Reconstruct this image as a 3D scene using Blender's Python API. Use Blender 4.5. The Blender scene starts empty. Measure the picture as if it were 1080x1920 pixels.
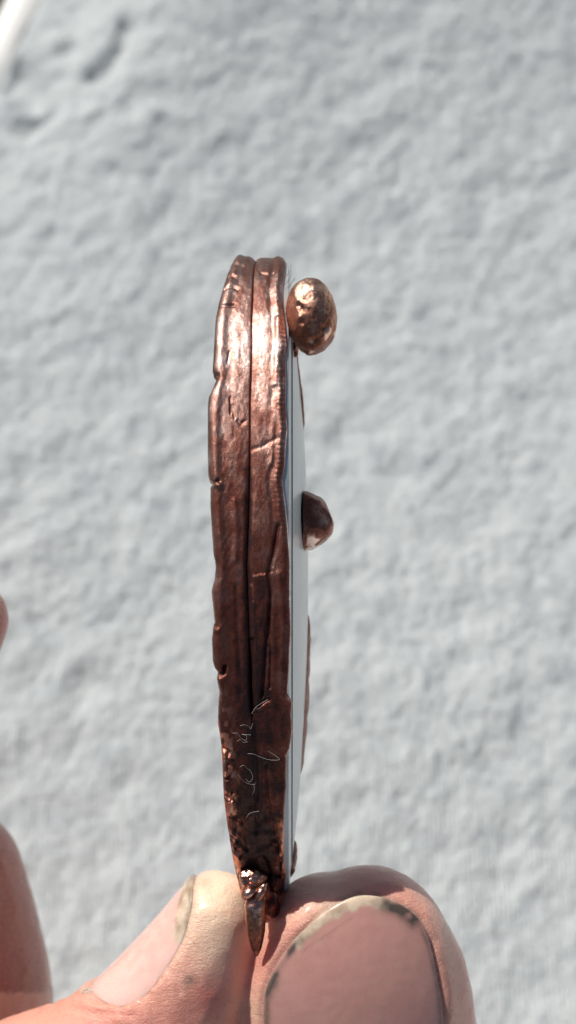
import bpy, math
import numpy as np
from mathutils import Vector, Matrix
from mathutils.bvhtree import BVHTree

# ------------------------------------------------------------------ camera, world, sun
MM = 0.001
D = 220.0                       # camera to pendant edge, mm
S = 0.05                        # mm per photo pixel at that distance
PITCH = math.radians(60)        # camera looks down at the cloth
GAP = 120.0                     # pendant edge to cloth along the view axis, mm
Rv = Vector((1, 0, 0))
Fv = Vector((0, math.cos(PITCH), -math.sin(PITCH)))
Uv = Vector((0, math.sin(PITCH), math.cos(PITCH)))
Bv = -Fv
ORG = Bv * (GAP * MM)
FRAME = Matrix(((Rv.x, Uv.x, Bv.x, ORG.x), (Rv.y, Uv.y, Bv.y, ORG.y), (Rv.z, Uv.z, Bv.z, ORG.z), (0, 0, 0, 1)))

sc = bpy.context.scene
COL = sc.collection
cam = bpy.data.cameras.new("camera")
camo = bpy.data.objects.new("camera", cam)
COL.objects.link(camo)
camo.matrix_world = FRAME @ Matrix.Translation((0, 0, D * MM))
cam.sensor_fit = 'VERTICAL'
cam.lens = 50
cam.sensor_height = 2 * 50 * (960 * S) / D
cam.clip_start = 0.005
cam.clip_end = 50
cam.dof.use_dof = True
cam.dof.focus_distance = (D + 3) * MM
cam.dof.aperture_fstop = 18
sc.camera = camo

Lc = Vector((-0.45, 0.78, 0.38)).normalized()      # towards the sun, in the camera's axes
Lw = (Rv * Lc.x + Uv * Lc.y + Bv * Lc.z).normalized()
sun_el = math.asin(Lw.z)
world = bpy.data.worlds.new("World")
sc.world = world
world.use_nodes = True
wn = world.node_tree
sky = wn.nodes.new('ShaderNodeTexSky')
sky.sky_type = 'NISHITA'
sky.sun_disc = False
sky.sun_elevation = sun_el
sky.sun_rotation = math.atan2(Lw.x, Lw.y)
bg = wn.nodes['Background']
bg.inputs[1].default_value = 0.052
wn.links.new(sky.outputs[0], bg.inputs[0])
sun = bpy.data.lights.new("sun", 'SUN')
sun.energy = 4.7
sun.angle = math.radians(0.5)
sun.color = (1.0, 0.95, 0.88)
suno = bpy.data.objects.new("sun", sun)
COL.objects.link(suno)
suno.rotation_euler = Lw.to_track_quat('Z', 'Y').to_euler()
suno.location = Lw * 1.0
sc.view_settings.view_transform = 'Standard'
sc.view_settings.look = 'None'
sc.view_settings.exposure = 0.12

# ------------------------------------------------------------------ helpers
def cpt(px, py, z=0.0):
    """photo pixel at depth z (mm, towards the camera) -> camera-aligned mm"""
    k = S * (D - z) / D
    return np.array([(px - 540.0) * k, (960.0 - py) * k, z])

def hash3(i, j, k, seed):
    n = (i * 374761393 + j * 668265263 + k * 2147483647 + seed * 1274126177) & 0xFFFFFFFF
    n = ((n ^ (n >> 13)) * 1274126177) & 0xFFFFFFFF
    n = (n ^ (n >> 16)) & 0xFFFFFFFF
    return n / 4294967295.0 * 2 - 1

def vnoise(P, seed=0):
    P = np.asarray(P, float)
    I = np.floor(P).astype(np.int64)
    f = P - I
    f = f * f * f * (f * (f * 6 - 15) + 10)
    out = 0
    for a in (0, 1):
        wa = f[:, 0] if a else 1 - f[:, 0]
        for b in (0, 1):
            wb = f[:, 1] if b else 1 - f[:, 1]
            for c in (0, 1):
                wc = f[:, 2] if c else 1 - f[:, 2]
                out = out + wa * wb * wc * hash3(I[:, 0] + a, I[:, 1] + b, I[:, 2] + c, seed)
    return out

def fbm(P, octv=3, seed=0, gain=0.5):
    P = np.asarray(P, float)
    s, a = 0, 1.0
    for o in range(octv):
        s = s + a * vnoise(P * 2 ** o + 17.3 * o, seed + o)
        a *= gain
    return s

def sstep(a, b, x):
    t = np.clip((x - a) / (b - a), 0, 1)
    return t * t * (3 - 2 * t)

def polydist(x, y, pts):
    """distance from points to an open polyline"""
    d = np.full(np.shape(x), 1e9)
    for (ax, ay), (bx, by) in zip(pts[:-1], pts[1:]):
        vx, vy = bx - ax, by - ay
        t = np.clip(((x - ax) * vx + (y - ay) * vy) / (vx * vx + vy * vy + 1e-9), 0, 1)
        d = np.minimum(d, np.hypot(x - ax - t * vx, y - ay - t * vy))
    return d

def inpoly(x, y, pts):
    ins = np.zeros(np.shape(x), bool)
    n = len(pts)
    for i in range(n):
        ax, ay = pts[i]
        bx, by = pts[(i + 1) % n]
        if ay == by:
            continue
        c = ((ay > y) != (by > y)) & (x < (bx - ax) * (y - ay) / (by - ay) + ax)
        ins ^= c
    return ins

def mesh_obj(name, V, F, mat, parent=None, smooth=True, attrs=None, local=True):
    """V in camera-aligned mm; children of a FRAME empty keep that local frame"""
    me = bpy.data.meshes.new(name)
    me.from_pydata((np.asarray(V) * MM).tolist(), [], [tuple(int(q) for q in f) for f in F])
    me.update()
    if smooth:
        me.polygons.foreach_set('use_smooth', [True] * len(me.polygons))
    for k, a in (attrs or {}).items():
        at = me.attributes.new(k, 'FLOAT', 'POINT')
        at.data.foreach_set('value', np.asarray(a, np.float32))
    me.materials.append(mat)
    o = bpy.data.objects.new(name, me)
    COL.objects.link(o)
    if parent is not None:
        o.parent = parent
    return o

def grid_faces(n, m, wrap_n=False, wrap_m=False):
    i = np.arange(n if wrap_n else n - 1)
    j = np.arange(m if wrap_m else m - 1)
    I, J = np.meshgrid(i, j, indexing='ij')
    I2, J2 = (I + 1) % n, (J + 1) % m
    return np.stack([I * m + J, I2 * m + J, I2 * m + J2, I * m + J2], -1).reshape(-1, 4)

def tag(o, label, cat, group=None, kind=None):
    if label: o['label'] = label
    if cat: o['category'] = cat
    if group: o['group'] = group
    if kind: o['kind'] = kind
    return o

def catmull(P, n):
    P = np.asarray(P, float)
    Q = np.vstack([2 * P[0] - P[1], P, 2 * P[-1] - P[-2]])
    out = []
    for i in range(1, len(Q) - 2):
        for t in np.linspace(0, 1, n, endpoint=False):
            a, b, c, d = Q[i - 1], Q[i], Q[i + 1], Q[i + 2]
            out.append(0.5 * (2 * b + (c - a) * t + (2 * a - 5 * b + 4 * c - d) * t * t + (3 * b - a - 3 * c + d) * t ** 3))
    out.append(Q[-2])
    return np.array(out)

def tube(P, R, m=12):
    """closed tube along P with radius R (scalar or list)"""
    P = np.asarray(P, float)
    n = len(P)
    R = np.broadcast_to(np.asarray(R, float), (n,))
    T = np.gradient(P, axis=0)
    T /= np.linalg.norm(T, axis=1)[:, None] + 1e-12
    up = np.array([0.13, 0.21, 0.97])
    A = np.cross(T, up); A /= np.linalg.norm(A, axis=1)[:, None] + 1e-12
    B = np.cross(T, A)
    a = np.linspace(0, 2 * np.pi, m, endpoint=False)
    V = P[:, None] + R[:, None, None] * (np.cos(a)[None, :, None] * A[:, None] + np.sin(a)[None, :, None] * B[:, None])
    V = V.reshape(-1, 3)
    F = grid_faces(n, m, wrap_m=True).tolist()
    V = np.vstack([V, P[0], P[-1]])
    c0, c1 = n * m, n * m + 1
    for j in range(m):
        F.append((c0, (j + 1) % m, j))
        F.append((c1, (n - 1) * m + j, (n - 1) * m + (j + 1) % m))
    return V, F

_ico = {}
def ico(sub):
    if sub not in _ico:
        import bmesh
        bm = bmesh.new()
        bmesh.ops.create_icosphere(bm, subdivisions=sub, radius=1)
        _ico[sub] = (np.array([v.co[:] for v in bm.verts]), np.array([[v.index for v in f.verts] for f in bm.faces]))
        bm.free()
    return _ico[sub]

# ------------------------------------------------------------------ materials
def newmat(name):
    m = bpy.data.materials.new(name)
    m.use_nodes = True
    nt = m.node_tree
    return m, nt, nt.nodes['Principled BSDF']

def N(nt, typ, **kw):
    n = nt.nodes.new(typ)
    for k, v in kw.items():
        if hasattr(n, k) and not k.startswith('i_'):
            setattr(n, k, v)
    return n

def coords(nt, scale=(1, 1, 1), rot=(0, 0, 0)):
    tc = N(nt, 'ShaderNodeTexCoord')
    mp = N(nt, 'ShaderNodeMapping')
    mp.inputs['Scale'].default_value = [s * 1000 for s in scale]
    mp.inputs['Rotation'].default_value = rot
    nt.links.new(tc.outputs['Object'], mp.inputs['Vector'])
    return mp.outputs[0]

def noise(nt, vec, scale, detail=3, rough=0.55, dist=0.0):
    n = N(nt, 'ShaderNodeTexNoise')
    n.inputs['Scale'].default_value = scale
    n.inputs['Detail'].default_value = detail
    n.inputs['Roughness'].default_value = rough
    n.inputs['Distortion'].default_value = dist
    nt.links.new(vec, n.inputs['Vector'])
    return n.outputs['Fac']

def ramp(nt, fac, stops):
    r = N(nt, 'ShaderNodeValToRGB')
    e = r.color_ramp.elements
    while len(e) > 1: e.remove(e[-1])
    for i, (p, c) in enumerate(stops):
        q = e[0] if i == 0 else e.new(p)
        q.position = p
        q.color = (*c, 1) if len(c) == 3 else c
    nt.links.new(fac, r.inputs[0])
    return r.outputs[0]

def val(v): return (v, v, v)

def math2(nt, op, a, b=None, clamp=False):
    n = N(nt, 'ShaderNodeMath', operation=op, use_clamp=clamp)
    for i, x in enumerate((a, b)):
        if x is None: continue
        if isinstance(x, (int, float)): n.inputs[i].default_value = x
        else: nt.links.new(x, n.inputs[i])
    return n.outputs[0]

def mix(nt, fac, a, b, blend='MIX'):
    n = N(nt, 'ShaderNodeMix', data_type='RGBA', blend_type=blend)
    for s, x in ((0, fac), (6, a), (7, b)):
        if isinstance(x, (int, float)): n.inputs[s].default_value = x
        elif isinstance(x, tuple): n.inputs[s].default_value = (*x, 1)
        else: nt.links.new(x, n.inputs[s])
    return n.outputs[2]

def bump(nt, h, strength, dist_mm, prev=None):
    b = N(nt, 'ShaderNodeBump')
    b.inputs['Strength'].default_value = strength
    b.inputs['Distance'].default_value = dist_mm * MM
    nt.links.new(h, b.inputs['Height'])
    if prev is not None: nt.links.new(prev, b.inputs['Normal'])
    return b.outputs[0]

def attr(nt, name):
    a = N(nt, 'ShaderNodeAttribute', attribute_name=name)
    return a.outputs['Fac']

def copper(name, patina_shade_attr=None, patina_shade=0.3, rough=(0.30, 0.44), bumpk=1.0, tint=(1, 1, 1), skin_reflect=False):
    m, nt, b = newmat(name)
    v = coords(nt)
    vs = coords(nt, (1, 0.35, 1))
    n1 = noise(nt, v, 0.9, 4, 0.65, 0.4)
    n2 = noise(nt, v, 5.0, 3, 0.6)
    n3 = noise(nt, vs, 9.0, 4, 0.7)
    if patina_shade_attr: p0 = attr(nt, patina_shade_attr)
    else:
        vv = N(nt, 'ShaderNodeValue'); vv.outputs[0].default_value = patina_shade; p0 = vv.outputs[0]
    k = math2(nt, 'ADD', math2(nt, 'MULTIPLY', math2(nt, 'SUBTRACT', n1, 0.5), 0.55), math2(nt, 'MULTIPLY', math2(nt, 'SUBTRACT', n2, 0.5), 0.5))
    p = math2(nt, 'ADD', p0, k, clamp=True)
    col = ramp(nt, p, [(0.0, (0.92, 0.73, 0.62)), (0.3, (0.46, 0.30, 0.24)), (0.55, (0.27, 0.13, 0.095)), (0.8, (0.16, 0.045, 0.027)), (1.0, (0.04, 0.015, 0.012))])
    hue = ramp(nt, n3, [(0.35, (0.85, 0.8, 0.9)), (0.65, (1, 1, 1))])
    fc = mix(nt, 1.0, mix(nt, 1.0, col, hue, 'MULTIPLY'), tint, 'MULTIPLY')
    if skin_reflect: fc = mix(nt, attr(nt, 'skin_reflect'), fc, (0.85, 0.30, 0.17))
    nt.links.new(fc, b.inputs['Base Color'])
    nt.links.new(ramp(nt, p, [(0.5, val(1)), (1.0, val(0.55))]), b.inputs['Metallic'])
    rr = math2(nt, 'ADD', ramp(nt, n2, [(0.3, val(rough[0])), (0.7, val(rough[1]))]), math2(nt, 'MULTIPLY', p, 0.08))
    nt.links.new(rr, b.inputs['Roughness'])
    n4 = noise(nt, v, 14, 2, 0.6)
    h1 = bump(nt, n2, 0.35 * bumpk, 0.03)
    h2 = bump(nt, n3, 0.45 * bumpk, 0.035, h1)
    h3 = bump(nt, n4, 0.9 * bumpk, 0.035, h2)
    nt.links.new(h3, b.inputs['Normal'])
    return m

M_band = copper('patinated_copper', 'patina_shade', skin_reflect=True)
M_ball = copper('pitted_copper', 'patina_shade', rough=(0.27, 0.42), bumpk=1.1, tint=(1.0, 0.84, 0.70))
M_wire = copper('polished_copper', 'patina_shade', rough=(0.2, 0.32), bumpk=0.6, tint=(1.0, 0.76, 0.66))
M_leaf = copper('dark_copper', None, 0.62, rough=(0.3, 0.5))

def mk_stone():
    m, nt, b = newmat('milky_glass')
    v = coords(nt)
    n = noise(nt, v, 0.15, 2)
    sp = noise(nt, v, 6.0, 1)
    c = mix(nt, n, (0.62, 0.635, 0.63), (0.72, 0.73, 0.72))
    c = mix(nt, ramp(nt, sp, [(0.80, val(0)), (0.83, val(1))]), c, (0.05, 0.05, 0.06))
    nt.links.new(c, b.inputs['Base Color'])
    b.inputs['Roughness'].default_value = 0.25
    b.inputs['Specular IOR Level'].default_value = 0.28
    b.inputs['IOR'].default_value = 1.5
    b.inputs['Coat Weight'].default_value = 0.1
    b.inputs['Coat Roughness'].default_value = 0.05
    nt.links.new(bump(nt, noise(nt, v, 0.8, 2), 0.15, 0.05), b.inputs['Normal'])
    return m
M_stone = mk_stone()

def mk_simple(name, col, rough=0.5, var=0.2, scale=3.0, metallic=0.0, bmp=0.02, trans=0.0):
    m, nt, b = newmat(name)
    v = coords(nt)
    n = noise(nt, v, scale, 4, 0.6)
    c2 = tuple(c * (1 - var) for c in col)
    nt.links.new(mix(nt, n, c2, tuple(min(1, c * (1 + var)) for c in col)), b.inputs['Base Color'])
    b.inputs['Roughness'].default_value = rough
    b.inputs['Metallic'].default_value = metallic
    if bmp: nt.links.new(bump(nt, n, 0.5, bmp), b.inputs['Normal'])
    return m

def mk_cloth():
    m, nt, b = newmat('woven_cloth')
    v = coords(nt)
    big = noise(nt, v, 0.05, 2)
    mid = noise(nt, v, 0.7, 4, 0.6)
    c = mix(nt, big, (0.445, 0.48, 0.49), (0.51, 0.54, 0.545))
    c = mix(nt, ramp(nt, mid, [(0.35, val(0.0)), (0.7, val(0.35))]), c, (0.60, 0.625, 0.625))
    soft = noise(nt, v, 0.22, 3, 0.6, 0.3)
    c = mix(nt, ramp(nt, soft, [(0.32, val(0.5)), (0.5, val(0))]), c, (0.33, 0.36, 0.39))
    nt.links.new(c, b.inputs['Base Color'])
    b.inputs['Roughness'].default_value = 0.95
    b.inputs['Specular IOR Level'].default_value = 0.15
    b.inputs['Sheen Weight'].default_value = 0.15
    w1 = N(nt, 'ShaderNodeTexWave', wave_type='BANDS', bands_direction='X')
    w1.inputs['Scale'].default_value = 0.5
    w1.inputs['Distortion'].default_value = 1.6
    w1.inputs['Detail'].default_value = 2
    w1.inputs['Detail Scale'].default_value = 1.5
    nt.links.new(v, w1.inputs['Vector'])
    w2 = N(nt, 'ShaderNodeTexWave', wave_type='BANDS', bands_direction='Y')
    w2.inputs['Scale'].default_value = 0.42
    w2.inputs['Distortion'].default_value = 1.6
    w2.inputs['Detail'].default_value = 2
    nt.links.new(v, w2.inputs['Vector'])
    h = bump(nt, w1.outputs['Fac'], 0.5, 0.12)
    h = bump(nt, w2.outputs['Fac'], 0.2, 0.10, h)
    h = bump(nt, noise(nt, v, 1.8, 4, 0.7), 1.0, 0.42, h)
    nt.links.new(h, b.inputs['Normal'])
    return m
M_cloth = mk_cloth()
M_table = mk_simple('white_painted_board', (0.80, 0.79, 0.76), 0.35, 0.04, 0.3)
M_ground = mk_simple('dark_paving', (0.05, 0.055, 0.045), 0.9, 0.4, 0.02, bmp=2)
M_fibre = mk_simple('white_lint', (0.6, 0.58, 0.56), 0.5, 0.05, 1.0, bmp=0)
M_hair = mk_simple('dark_lint', (0.12, 0.09, 0.08), 0.5, 0.1, 1.0, bmp=0)
M_line = mk_simple('grey_reflection', (0.10, 0.13, 0.14), 0.35, 0.2, 1.0, bmp=0)
M_flake = mk_simple('dry_skin', (0.50, 0.45, 0.38), 0.8, 0.4, 4.0, bmp=0.08)

def mk_skin():
    m, nt, b = newmat('skin')
    v = coords(nt)
    mott = noise(nt, v, 0.35, 4, 0.6, 0.5)
    fine = noise(nt, v, 3.0, 3, 0.6)
    base = mix(nt, mott, (0.79, 0.36, 0.265), (0.88, 0.49, 0.37))
    red = math2(nt, 'ADD', attr(nt, 'red'), math2(nt, 'MULTIPLY', math2(nt, 'SUBTRACT', mott, 0.5), 0.3), clamp=True)
    base = mix(nt, red, base, (0.62, 0.18, 0.14))
    pale = attr(nt, 'pale')
    base = mix(nt, pale, base, (0.88, 0.69, 0.50))
    d = attr(nt, 'dirt')  # dirt plus the shade painted on the far left finger
    dn = ramp(nt, fine, [(0.3, val(0.25)), (0.6, val(1))])
    base = mix(nt, math2(nt, 'MULTIPLY', d, dn, clamp=True), base, (0.13, 0.11, 0.085))
    spk = noise(nt, v, 1.7, 1, 0.5)
    base = mix(nt, ramp(nt, spk, [(0.77, val(0)), (0.80, val(0.55))]), base, (0.25, 0.16, 0.12))
    nt.links.new(base, b.inputs['Base Color'])
    b.inputs['Subsurface Weight'].default_value = 0.45
    b.inputs['Subsurface Radius'].default_value = (1.0, 0.32, 0.16)
    b.inputs['Subsurface Scale'].default_value = 0.0024
    nt.links.new(ramp(nt, noise(nt, v, 1.2, 3), [(0.3, val(0.25)), (0.7, val(0.42))]), b.inputs['Roughness'])
    b.inputs['Specular IOR Level'].default_value = 0.5
    b.inputs['Coat Weight'].default_value = 0.35
    b.inputs['Coat Roughness'].default_value = 0.22
    vs = coords(nt, (1, 2.2, 1), (0, 0, 0.75))
    cre = noise(nt, vs, 1.6, 4, 0.65, 0.8)
    vo = N(nt, 'ShaderNodeTexVoronoi', feature='DISTANCE_TO_EDGE')
    vo.inputs['Scale'].default_value = 1.9
    nt.links.new(vs, vo.inputs['Vector'])
    cell = ramp(nt, vo.outputs['Distance'], [(0.0, val(0)), (0.12, val(1))])
    h = bump(nt, cre, 0.8, 0.18)
    h = bump(nt, cell, 0.4, 0.06, h)
    h = bump(nt, noise(nt, v, 7, 3, 0.7), 0.55, 0.045, h)
    nt.links.new(h, b.inputs['Normal'])
    return m
M_skin = mk_skin()

def mk_nail():
    m, nt, b = newmat('fingernail')
    v = coords(nt)
    mott = noise(nt, v, 0.3, 3, 0.6)
    bed = mix(nt, mott, (0.52, 0.255, 0.21), (0.60, 0.33, 0.28))
    bed = mix(nt, attr(nt, 'pale_pink'), bed, (0.82, 0.53, 0.46))
    fr = attr(nt, 'free')
    fcol = mix(nt, ramp(nt, noise(nt, v, 0.45, 3, 0.6), [(0.38, val(0)), (0.6, val(1))]), (0.42, 0.31, 0.22), (0.66, 0.53, 0.40))
    c = mix(nt, fr, bed, fcol)
    c = mix(nt, attr(nt, 'dirt'), c, (0.10, 0.075, 0.06))
    nt.links.new(c, b.inputs['Base Color'])
    b.inputs['Subsurface Weight'].default_value = 0.3
    b.inputs['Subsurface Radius'].default_value = (1.0, 0.4, 0.25)
    b.inputs['Subsurface Scale'].default_value = 0.0015
    b.inputs['Coat Weight'].default_value = 0.5
    b.inputs['Coat Roughness'].default_value = 0.12
    nt.links.new(ramp(nt, noise(nt, v, 1.0, 4), [(0.3, val(0.20)), (0.7, val(0.34))]), b.inputs['Roughness'])
    h = bump(nt, noise(nt, coords(nt, (1.6, 0.12, 1)), 1.5, 3), 0.15, 0.04)
    h = bump(nt, noise(nt, v, 5, 3, 0.7), 0.2, 0.012, h)
    nt.links.new(h, b.inputs['Normal'])
    return m
M_nail = mk_nail()

# ------------------------------------------------------------------ surroundings: cloth, white board, ground
def ray_ground(px, py):
    o = camo.matrix_world.translation / MM
    d = Vector(cpt(px, py, 0)) - Vector((0, 0, D))
    dw = Rv * d.x + Uv * d.y + Bv * d.z
    t = -o.z / dw.z
    p = o + dw * t
    return np.array([p.x, p.y])

E0, E1 = ray_ground(6, 150), ray_ground(84, -10)       # right-hand border of the white rim
ed = (E1 - E0) / np.linalg.norm(E1 - E0)
en = np.array([-ed[1], ed[0]])
if np.dot(en, ray_ground(540, 900) - E0) < 0: en = -en   # points into the cloth

def build_cloth():
    nx, ny = 420, 640
    a = np.linspace(-1, 1, nx); b_ = np.linspace(-1, 1, ny)
    ax = 62 * a + 60 * a ** 5
    by = 35 + 115 * b_ + 60 * b_ ** 5
    X, Y = np.meshgrid(ax, by, indexing='ij')
    X = X.ravel(); Y = Y.ravel()
    s = (X - E0[0]) * en[0] + (Y - E0[1]) * en[1]       # distance into the cloth
    # slide points lying past the border back on to it: a slightly wavy hem
    l = (X - E0[0]) * ed[0] + (Y - E0[1]) * ed[1]
    hem = 0.6 * vnoise(np.stack([l * 0.12, l * 0, l * 0], -1), 3)
    keep = s > hem - 0.5
    push = np.where(keep, 0, hem - s)
    X = X + en[0] * push; Y = Y + en[1] * push
    s2 = np.maximum(s, hem)
    u = X * 0.8 + Y * 0.45; w = -X * 0.5 + Y * 0.8
    Z = 0.36 * fbm(np.stack([u / 7.0, w / 5.2, 0 * u], -1), 2, 11, 0.5)
    Z += 0.28 * vnoise(np.stack([X / 2.7, Y / 3.2, 0 * u], -1), 21)
    Z += 0.18 * vnoise(np.stack([X / 1.15, Y / 1.4, 0 * u], -1), 22)
    Z += 0.13 * vnoise(np.stack([X / 0.6, Y / 0.8, 0 * u], -1), 23)
    cq = ray_ground(90, 190)
    Z += 0.85 * fbm(np.stack([u / 4.5, w / 3.2, 0 * u], -1), 2, 43) * np.exp(-(np.hypot(X - cq[0], Y - cq[1]) / 22) ** 2)
    Z += 1.0 * vnoise(np.stack([X / 38, Y / 30, 0 * u], -1), 41)
    # creases seen at upper left, dents at right
    def crease(pts, depth, wd):
        P = [tuple(ray_ground(*q)) for q in pts]
        dd = polydist(X, Y, P)
        return -depth * np.exp(-(dd / wd) ** 2)
    Z += crease([(245, 120), (225, 165), (200, 192), (185, 194)], 2.8, 1.8)
    Z += crease([(155, 40), (160, 100), (150, 150)], 0.7, 2.0)
    Z += crease([(20, 190), (40, 165), (60, 215), (90, 245), (60, 275)], 2.9, 2.3)
    for (px, py, dp) in ((630, 855, 1.0), (665, 885, 0.8), (640, 520, 0.6), (1000, 480, 0.5), (745, 905, 0.7), (700, 840, 0.5), (155, 1320, 0.8), (95, 1275, 0.6), (150, 1415, 0.7), (125, 1450, 0.5), (35, 1100, 0.7), (945, 1600, 0.6), (930, 1690, 0.5), (860, 1180, 0.6), (690, 1520, 0.6), (330, 780, 0.4), (240, 1480, 0.4)):
        q = ray_ground(px, py)
        dd = np.hypot((X - q[0]), (Y - q[1]) * 0.8)
        Z -= dp * np.exp(-(dd / 2.1) ** 2)
    Z += 2.6 + 1.6
    Z = np.maximum(Z, 0.5)
    Z = Z * sstep(-0.2, 1.6, s2) * 0.9 + 0.35
    Z += sstep(0, 30, s2) * 0.0019 * np.maximum(Y - 15, 0) ** 2 * (Y < 200) + (Y >= 200) * 0.0019 * 185 ** 2
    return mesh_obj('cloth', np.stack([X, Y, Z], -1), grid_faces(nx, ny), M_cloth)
cloth = build_cloth()
tag(cloth, 'crumpled pale grey-white woven cloth spread out behind the held pendant', 'cloth')

def build_board():
    """white board under the cloth, with a rounded rim along its far left edge"""
    sec = []                                            # (distance from border, z): from inside, over the rim, underneath
    for s_, z_ in ((430, -0.1), (60, -0.1), (4, -0.1), (0.5, -0.1)): sec.append((s_, z_))
    for a in np.linspace(0, math.pi, 22):
        sec.append((-2.6 + 3.0 * math.cos(a), -0.1 + 2.0 * math.sin(a) - (4.0 if a > math.pi - 0.01 else 0)))
    sec += [(-5.6, -9), (-4.6, -12), (0, -13), (430, -13)]
    sec = np.array(sec)
    L = np.linspace(-420, 420, 60)
    mid = (E0 + E1) / 2
    V = []
    for l in L:
        for s_, z_ in sec:
            q = mid + ed * l + en * s_
            V.append((q[0], q[1], z_))
    F = grid_faces(len(L), len(sec)).tolist()
    m = len(sec)
    F.append(tuple(range(m))); F.append(tuple((len(L) - 1) * m + j for j in range(m))[::-1])
    for i in range(len(L) - 1):
        F.append((i * m, (i + 1) * m, (i + 1) * m + m - 1, i * m + m - 1))
    return mesh_obj('table_top', V, F, M_table)
board = build_board()
tag(board, 'white table edge with rounded rim, blurred in the upper left corner', 'table')
gr = mesh_obj('ground', [(-8000, -8000, -700), (8000, -8000, -700), (8000, 8000, -700), (-8000, 8000, -700)], [(0, 1, 2, 3)], M_ground)
gr['kind'] = 'structure'

# ------------------------------------------------------------------ pendant
pend = bpy.data.objects.new('pendant', None)
COL.objects.link(pend)
pend.matrix_world = FRAME
tag(pend, 'oval copper pendant held on edge, two hammered copper bands round a milky glass stone', 'pendant')

ZC, SZ = -17.0, 17.0
YC, SY = -6.7, 32.3
LEFT = [(470, 446), (480, 440), (490, 432), (505, 426), (530, 418), (560, 410), (590, 404), (620, 402), (660, 400), (690, 398), (702, 401), (708, 405), (725, 398), (740, 391), (760, 389), (800, 389), (850, 389), (890, 390), (902, 393), (906, 398), (912, 394), (950, 394), (1000, 397), (1040, 400), (1053, 403), (1065, 404), (1085, 402), (1100, 398), (1110, 396), (1140, 399), (1168, 402), (1178, 399), (1200, 397), (1240, 398), (1257, 402), (1265, 408), (1275, 406), (1300, 411), (1320, 409), (1360, 408), (1380, 412), (1410, 415), (1450, 417), (1500, 419), (1550, 425), (1600, 433), (1640, 440), (1680, 450), (1700, 457)]
RIGHT = [(470, 522), (480, 531), (490, 536), (505, 535), (540, 530), (570, 531), (600, 535), (650, 540), (673, 536), (707, 537), (757, 536), (807, 539), (840, 536), (870, 535), (900, 530), (937, 535), (993, 540), (1060, 544), (1127, 544), (1177, 546), (1220, 544), (1260, 542), (1300, 540), (1308, 544), (1317, 548), (1340, 546), (1373, 548), (1400, 544), (1417, 538), (1473, 537), (1523, 533), (1573, 532), (1623, 533), (1640, 537), (1670, 534), (1690, 512), (1700, 505)]
SEAM = [(470, 482), (480, 480), (500, 477), (520, 475), (560, 474), (600, 472), (650, 472), (700, 471), (760, 469), (830, 469), (900, 468), (960, 467), (1010, 465), (1060, 463), (1110, 465), (1180, 467), (1250, 470), (1330, 472), (1400, 474), (1500, 477), (1600, 482), (1700, 483)]
def tab(T, y): return np.interp(y, [a for a, b in T], [b for a, b in T])

GROOVES = [   # polyline (px), depth mm, half width px
    ([(472, 1200), (471, 1290), (473, 1332), (485, 1325), (503, 1312)], 0.28, 3.5),
    ([(522, 985), (512, 1040), (503, 1075), (507, 1110), (505, 1150), (500, 1200), (496, 1250), (491, 1305)], 0.30, 3.5),
    ([(505, 1160), (508, 1220), (506, 1290)], 0.16, 2.5),
    ([(500, 1073), (508, 1071)], 0.08, 3),
    ([(390, 902), (402, 905), (409, 901)], 0.4, 3),
    ([(400, 1257), (410, 1266), (420, 1262), (421, 1250)], 0.45, 3.5),
    ([(398, 1177), (404, 1174)], 0.3, 3),
    ([(400, 700), (409, 703)], 0.2, 3),
    ([(474, 842), (490, 838), (505, 829), (520, 822), (536, 822)], 0.08, 4),
    ([(410, 572), (425, 573), (440, 572)], 0.2, 3), ([(422, 540), (436, 538), (446, 542)], 0.18, 3),
    ([(418, 520), (430, 516), (440, 520)], 0.2, 3), ([(428, 498), (440, 496), (455, 499)], 0.16, 3),
    ([(490, 513), (503, 516), (512, 513)], 0.12, 2.5),
    ([(432, 745), (433, 775)], 0.12, 2), ([(436, 760), (440, 785)], 0.12, 2), ([(446, 788), (452, 796), (458, 790)], 0.12, 2.5),
    ([(430, 660), (427, 680)], 0.12, 2),
    ([(417, 1405), (430, 1408), (424, 1425), (430, 1442), (425, 1460)], 0.3, 4),
    ([(424, 1495), (436, 1498)], 0.3, 4), ([(430, 1530), (444, 1532), (452, 1545)], 0.25, 3.5),
    ([(432, 1572), (446, 1578), (456, 1588), (462, 1596)], 0.3, 3.5), ([(434, 1590), (446, 1598), (456, 1610)], 0.3, 3.5),
    ([(508, 1583), (520, 1588), (528, 1600), (524, 1625)], 0.3, 4),
    ([(500, 1660), (515, 1655), (526, 1640)], 0.3, 6), ([(492, 1610), (505, 1640), (500, 1670)], 0.3, 6),
    ([(498, 1435), (500, 1500), (515, 1540), (520, 1590)], 0.2, 4),
    ([(478, 1340), (482, 1450), (480, 1560)], 0.22, 6), ([(443, 1100), (447, 1200), (452, 1300)], 0.12, 5),
]
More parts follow.
